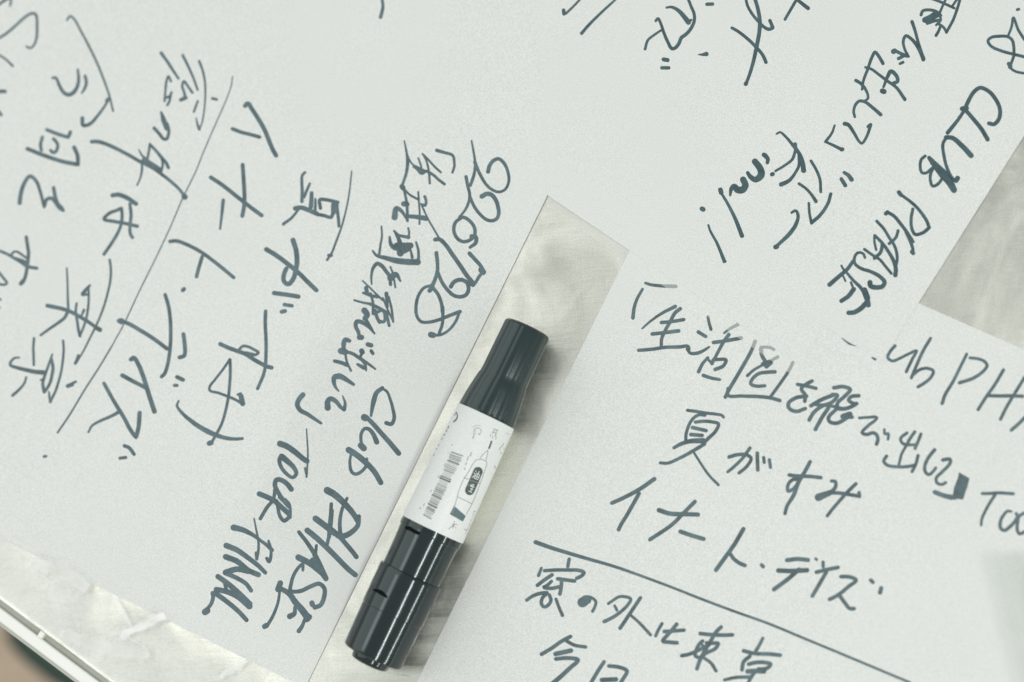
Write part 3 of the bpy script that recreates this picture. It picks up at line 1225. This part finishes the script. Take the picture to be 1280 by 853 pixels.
def write():
    ox = oy = 0.0; sc = 1.0; sheet_o = None; zz = 0; ink = None; bm = None; lvl = None; name = None
    counts = {}
    def flush():
        nonlocal bm
        if bm is not None and len(bm.verts):
            bmesh.ops.recalc_face_normals(bm, faces=bm.faces[:])
            up = sum(f.normal.z for f in bm.faces)
            for f in bm.faces:
                if f.normal.z < 0: f.normal_flip()
            from_bm('handwritten_' + name, bm, ink, sheet_o)
        bm = None
    def place(x, y, z):
        p = at(ox + x / sc, oy + y / sc, zz)
        return Vector((p.x, p.y, zz + wave(p.x, p.y) + z))
    for line in WRITING.strip().splitlines():
        t = line.split()
        if not t: continue
        if t[0] == '=': flush(); sheet_o, zz, ink = SHEETS[t[1]]
        elif t[0] == '#': flush(); bm = bmesh.new(); lvl = [6e-6]; name = t[1]
        elif t[0] == '@': ox, oy, sc = map(float, t[1:])
        else:
            if bm is None: bm = bmesh.new(); lvl = [6e-6]
            pts = [tuple(map(float, a.split(','))) for a in t[1:]]
            if t[0] == 'p': polygon(bm, pts, place, lvl)
            else:
                ribbon(bm, pts, [w * (1.0 if sheet_o is SB else 0.94) for w in width_list(t[0], pts)], place, lvl, step=1.2 * sc)
    flush()
write()

# ---------------------------------------------------------------- marker
MK = tag(empty('marker_pen', Vector(((AX0.x + AX1.x) / 2, (AX0.y + AX1.y) / 2, 0))),
         'black double ended marker with white barcode label lying in the steel gap between the sheets', 'marker pen')
RMAX = 40.0 * MPP
AX0, AX1 = at(661, 408, RMAX), at(465, 822, RMAX)
AXD = (AX1 - AX0).normalized(); LPX = 458.0
SIDE = Vector((0, 0, 1)).cross(AXD).normalized()
UPV = AXD.cross(SIDE)
if UPV.z < 0: UPV = -UPV
SCL = (AX1 - AX0).length / LPX
def lathe(profile, seg=96, facets=0, depth=0.0, close=(False, False)):
    """turned body; profile is a list of (distance along the pen, half width), both in photo pixels"""
    bm = bmesh.new(); rings = []
    for s, w in profile:
        ring = []
        for k in range(seg):
            a = math.tau * k / seg
            r = w
            if facets:
                u = (a * facets / math.tau) % 1.0
                r = w * (1 - depth * (1 - abs(math.cos(math.pi * u)) ** 0.7))
            ring.append(bm.verts.new(AX0 + AXD * (s * SCL) + (SIDE * math.cos(a) + UPV * math.sin(a)) * (r * MPP)))
        rings.append(ring)
    for r0, r1 in zip(rings, rings[1:]):
        for k in range(seg):
            bm.faces.new((r0[k], r0[(k + 1) % seg], r1[(k + 1) % seg], r1[k]))
    if close[0]: bm.faces.new(rings[0])
    if close[1]: bm.faces.new(rings[-1])
    bmesh.ops.recalc_face_normals(bm, faces=bm.faces[:])
    return bm
def smooth_sharp(o, ang=35):
    me = o.data
    for p in me.polygons: p.use_smooth = True
    bm = bmesh.new(); bm.from_mesh(me)
    for e in bm.edges:
        if len(e.link_faces) == 2 and e.calc_face_angle() > math.radians(ang): e.smooth = False
    bm.to_mesh(me); bm.free()
def plastic(name, col, rough):
    m = mat(name, col, rough, 0, 0.5)
    P(m).inputs['IOR'].default_value = 1.66; P(m).inputs['Specular Tint'].default_value = (0.86, 1.0, 1.0, 1)
    v = coords(m)
    lk(m, math_(m, 'MULTIPLY_ADD', noise(m, v, 300, 4, 0.7), 0.16, rough - 0.05), P(m).inputs['Roughness'])
    lk(m, bump(m, noise(m, v, 180, 2, 0.5), 0.05, 0.0004), P(m).inputs['Normal'])
    return m
M_blk = plastic('black_gloss_plastic', (0.004, 0.009, 0.0095), 0.085)
M_blk2 = plastic('black_cap_plastic', (0.008, 0.019, 0.019), 0.22)
M_slot = mat('slot_black', (0.003, 0.006, 0.006), 0.8, 0, 0.1)

o = from_bm('slim_cap', lathe([(1.5, 5), (1.0, 20), (1.6, 25.5), (3.2, 28.2), (6, 29.4), (70, 30.0), (76, 30.4), (80, 31.6), (90, 33.0), (108, 35.2), (124, 36.3)], 144, 14, 0.022, (True, False)), M_blk2, MK)
smooth_sharp(o, 40)
o = from_bm('barrel', lathe([(110, 34.2), (118, 34.8), (126, 36.3), (283, 39.0), (288, 39.3), (291, 39.2), (292.5, 38.2), (300, 37.6), (318, 37.0), (345, 36.6), (352, 36.0)], 144, 0, 0, (True, True)), M_blk, MK)
smooth_sharp(o, 30)
o = from_bm('wide_cap', lathe([(344, 37.2), (344.6, 38.9), (346, 39.6), (350, 39.7), (398, 39.2), (399, 38.6), (452, 37.6), (455.5, 36.8), (457, 35), (457.2, 24.2), (463, 23.6), (466, 22.5), (467.5, 19), (467.8, 8)], 144, 0, 0, (True, True)), M_blk, MK)
wide_cap = o
smooth_sharp(o, 30)
# the paper label wrapped round the barrel
M_lab = mat('label_white', (0.74, 0.765, 0.745), 0.40, 0, 0.45)
v = coords(M_lab)
lk(M_lab, ramp(M_lab, noise(M_lab, v, 2400, 2, 0.6), 0.3, (0.67, 0.69, 0.675), 0.7, (0.78, 0.80, 0.785)), P(M_lab).inputs['Base Color'])
lab_bm = lathe([(126, 36.75), (127, 37.0), (204, 38.4), (281.5, 39.75), (282.5, 39.5)], 144)
bvh = BVHTree.FromBMesh(lab_bm)
lab = from_bm('label', lab_bm, M_lab, MK); smooth_sharp(lab, 40)

PRINT = r'''
# barcode
@ 500 560 6.562
'''
def on_surface(tree):
    def f(ox, oy, sc):
        def place(x, y, z):
            d = ray(ox + x / sc, oy + y / sc)
            hit, nrm, idx, dist = tree.ray_cast(CAM, d)
            if hit is None:
                hit, nrm, idx, dist = tree.find_nearest(CAM + d * (DIST - 0.01))
            if nrm.dot(d) > 0: nrm = -nrm
            return hit + nrm * (1.2e-5 + z)
        return place
    return f
def ink_on(name, tree, data, m, parent, scale_step=1.0):
    bm = bmesh.new(); lvl = [0.0]; ox = oy = 0; sc = 1
    for line in data.strip().splitlines():
        t = line.split()
        if not t: continue
        if t[0] == '@': ox, oy, sc = map(float, t[1:]); continue
        pl = on_surface(tree)(ox, oy, sc)
        pts = [tuple(map(float, a.split(','))) for a in t[1:]]
        if t[0] == 'q':
            g = [[None] * 9 for _ in range(9)]
            for i in range(9):
                for j in range(9):
                    u, w = i / 8, j / 8
                    q = [(1-u)*(1-w)*pts[0][c] + u*(1-w)*pts[1][c] + u*w*pts[2][c] + (1-u)*w*pts[3][c] for c in (0, 1)]
                    g[i][j] = bm.verts.new(pl(q[0], q[1], lvl[0]))
            for i in range(8):
                for j in range(8): bm.faces.new((g[i][j], g[i+1][j], g[i+1][j+1], g[i][j+1]))
        elif t[0] == 'p':
            polygon(bm, pts, pl, lvl)
        else: ribbon(bm, pts, width_list(t[0], pts), pl, lvl, step=scale_step * sc, wob=0.0, lift=1e-7, cross=(8 if max(width_list(t[0], pts)) > 30 else 1))
    return from_bm(name, bm, m, parent)
M_pr_d = mat('print_dark_green', (0.05, 0.085, 0.07), 0.45)
M_pr_g = mat('print_grey', (0.25, 0.28, 0.265), 0.5)
M_pr_l = mat('print_faint', (0.32, 0.34, 0.33), 0.5)
M_pr_t = mat('print_teal', (0.09, 0.15, 0.165), 0.45)
M_pr_w = mat('print_white', (0.74, 0.76, 0.75), 0.45)
# barcode: bars across the pen, lighter and darker, from the crop of the photograph
bars_d, bars_g = [], []
def bar(t, w, dark):
    # t along the code from its upper end to its lower end, 6.562 px per photo pixel
    x0, y0 = 435 + (200 - 435) * t, 38 + (560 - 38) * t
    x1, y1 = 515 + (250 - 515) * t * 1.0, 66 + (590 - 66) * t
    (bars_d if dark == 2 else bars_g).append(f'{w * 1.25} {x0 - 10:.1f},{y0 - 4:.1f} {x1:.1f},{y1:.1f}')
for t, w, d in ((0.0, 7, 1), (0.045, 5, 1), (0.075, 9, 1), (0.10, 4, 1), (0.135, 10, 2), (0.20, 5, 1), (0.225, 7, 1), (0.25, 4, 1), (0.275, 6, 1),
                (0.375, 9, 2), (0.405, 13, 2), (0.50, 6, 1), (0.525, 5, 1), (0.55, 8, 1), (0.58, 6, 1), (0.61, 8, 1), (0.64, 5, 1), (0.675, 11, 2),
                (0.72, 6, 1), (0.745, 5, 1), (0.775, 6, 1), (0.81, 11, 2), (0.86, 6, 1), (0.885, 8, 1), (0.915, 5, 1), (0.985, 9, 1)):
    bar(t, w, d)
HD = '@ 500 560 6.562\n'
bars_l = []
for k in range(46):
    t = 0.01 + k * 0.0215
    bars_l.append(f'4.5 {435 - 235 * t - 6:.1f},{38 + 522 * t - 2:.1f} {515 - 265 * t - 6:.1f},{66 + 524 * t - 3:.1f}')
M_bar = mat('print_bar_dark', (0.09, 0.11, 0.10), 0.5)
ink_on('barcode_bars', bvh, HD + '\n'.join(bars_l), M_pr_l, lab)
ink_on('barcode_bars', bvh, HD + '\n'.join(bars_d), M_bar, lab)
ink_on('barcode_bars', bvh, HD + '\n'.join(bars_g), M_pr_g, lab)
ink_on('nib_drawing_outline', bvh, '''
@ 500 560 6.562
5.5 722,20 715,60 706,105 712,130 690,200 655,300 620,390 590,460 545,545
5.5 718,22 680,55 660,85 655,95 625,100 600,130 560,200 530,245 490,330 470,400
5.5 655,95 680,98 706,110
5.5 472,402 520,425 590,460
5.5 472,402 462,430 450,470
5.5 525,245 570,262 655,292
''', M_pr_g, lab)
ink_on('nib_tip_mark', bvh, '''
@ 540 500 10.664
24 793,555 778,600 760,645
''', M_pr_d, lab)
ink_on('badge', bvh, '''
@ 500 560 6.562
78 640,195 610,265 572,350
''', M_pr_d, lab)
YU = [[(-.9,.85),(-.65,.6)], [(-1,.25),(-.75,.05)], [(-.95,-.9),(-.65,-.3)], [(-.35,.35),(-.35,-.85),(.95,-.85),(.95,.35),(-.35,.35)], [(.3,1),(.3,-.85)], [(-.35,-.25),(.95,-.25)]]
SEI = [[(-.7,1),(-.7,-1)], [(-1,.45),(-1,.1)], [(-.45,.6),(-.35,.3)], [(0,.85),(-.2,.2)], [(-.05,.45),(.9,.45)], [(.4,1),(.4,-.9)], [(0,-.2),(.85,-.2)], [(-.2,-.9),(1,-.9)]]
for glyph, (cx, cy) in ((YU, (628, 224)), (SEI, (582, 328))):
    ls = ['@ 500 560 6.562']
    for st in glyph:
        ls.append('5.5 ' + ' '.join(f'{cx + .9 * x * 25 + .43 * y * 36:.1f},{cy + .43 * x * 25 - .9 * y * 36:.1f}' for x, y in st for _ in range(2)))
    ink_on('badge_character', bvh, '\n'.join(ls), M_pr_w, lab)
ink_on('cut_mark', bvh, '''
@ 500 560 6.562
q 443,475 540,560 515,605 408,545
''', M_pr_t, lab)
ink_on('small_character', bvh, '''
@ 500 560 6.562
4 445,600 440,640 432,660
4 425,625 470,630
5 438,635 400,665
3 440,635 462,660
''', M_pr_d, lab)
ink_on('side_lettering', bvh, '\n'.join(['@ 500 560 6.562'] + [f'{3 + (i * 7) % 3} {612 - i * 5.6 - (i % 3):.0f},{520 + i * 13.6:.0f} {617 - i * 5.6 - (i % 2) * 5:.0f},{529 + i * 13.6:.0f}' for i in range(14)] + ['6 605,520 618,524', '6 528,668 545,678']), M_pr_g, lab)
ink_on('edge_lettering', bvh, '''
@ 540 500 10.664
12:20 325,165 338,210 328,255 292,292
9 318,172 300,210
12 222,350 214,378
10 200,402 188,425
14 168,460 160,472
18 136,515 130,525
9 92,595 84,612
10 66,650 60,660
8 30,720 18,745
''', M_pr_d, lab)
ink_on('recycling_mark', bvh, '''
@ 540 500 10.664
9 548,515 560,470 555,420 575,385 610,375 645,390 655,430 630,465
7 575,400 580,440 555,480
14 540,500 550,505
16 622,455 635,460
6 545,365 600,340 650,350
''', M_pr_l, lab)
ink_on('top_characters', bvh, '''
@ 540 500 10.664
8 820,395 885,412
8 838,382 812,450
8 868,392 845,470
8 800,430 870,448
8 790,455 770,490
8 832,470 862,480
8 812,480 800,520
8 840,490 858,500 845,525
''', M_pr_g, lab)
ink_on('faint_lettering', bvh, '''
@ 540 500 10.664
10 525,700 532,712
8 520,740 505,760
8 470,790 462,812
12 262,598 268,606
8 215,700 220,712
10 950,580 935,615 905,640 900,670
8 958,640 962,660
10 915,700 925,718
6 985,440 1040,462
@ 500 560 6.562
8 585,40 575,62
8 560,75 552,100
8 545,120 538,140
8 535,165 528,180
6 420,40 408,62
6 375,125 362,150
6 320,225 312,245
6 260,345 252,362
6 200,460 190,480
8 162,492 172,500
8 775,150 780,165
4 452,470 430,540
''', M_pr_l, lab)
bmw = bmesh.new(); bmw.from_mesh(wide_cap.data); wb = BVHTree.FromBMesh(bmw); bmw.free()
ink_on('cap_slot', wb, '''
@ 320 680 7.111
20:46:20 1048,410 1085,420 1120,440 1160,472
''', M_slot, MK)

# grip notches just below the label, sunk into the collar
bb = bmesh.new(); bb.from_mesh(bpy.data.objects['barrel'].data); bt = BVHTree.FromBMesh(bb); bb.free()
ink_on('collar_notch', bt, '''
@ 500 560 6.562
36:30 58,655 80,662 120,685 150,700
''', M_slot, MK)
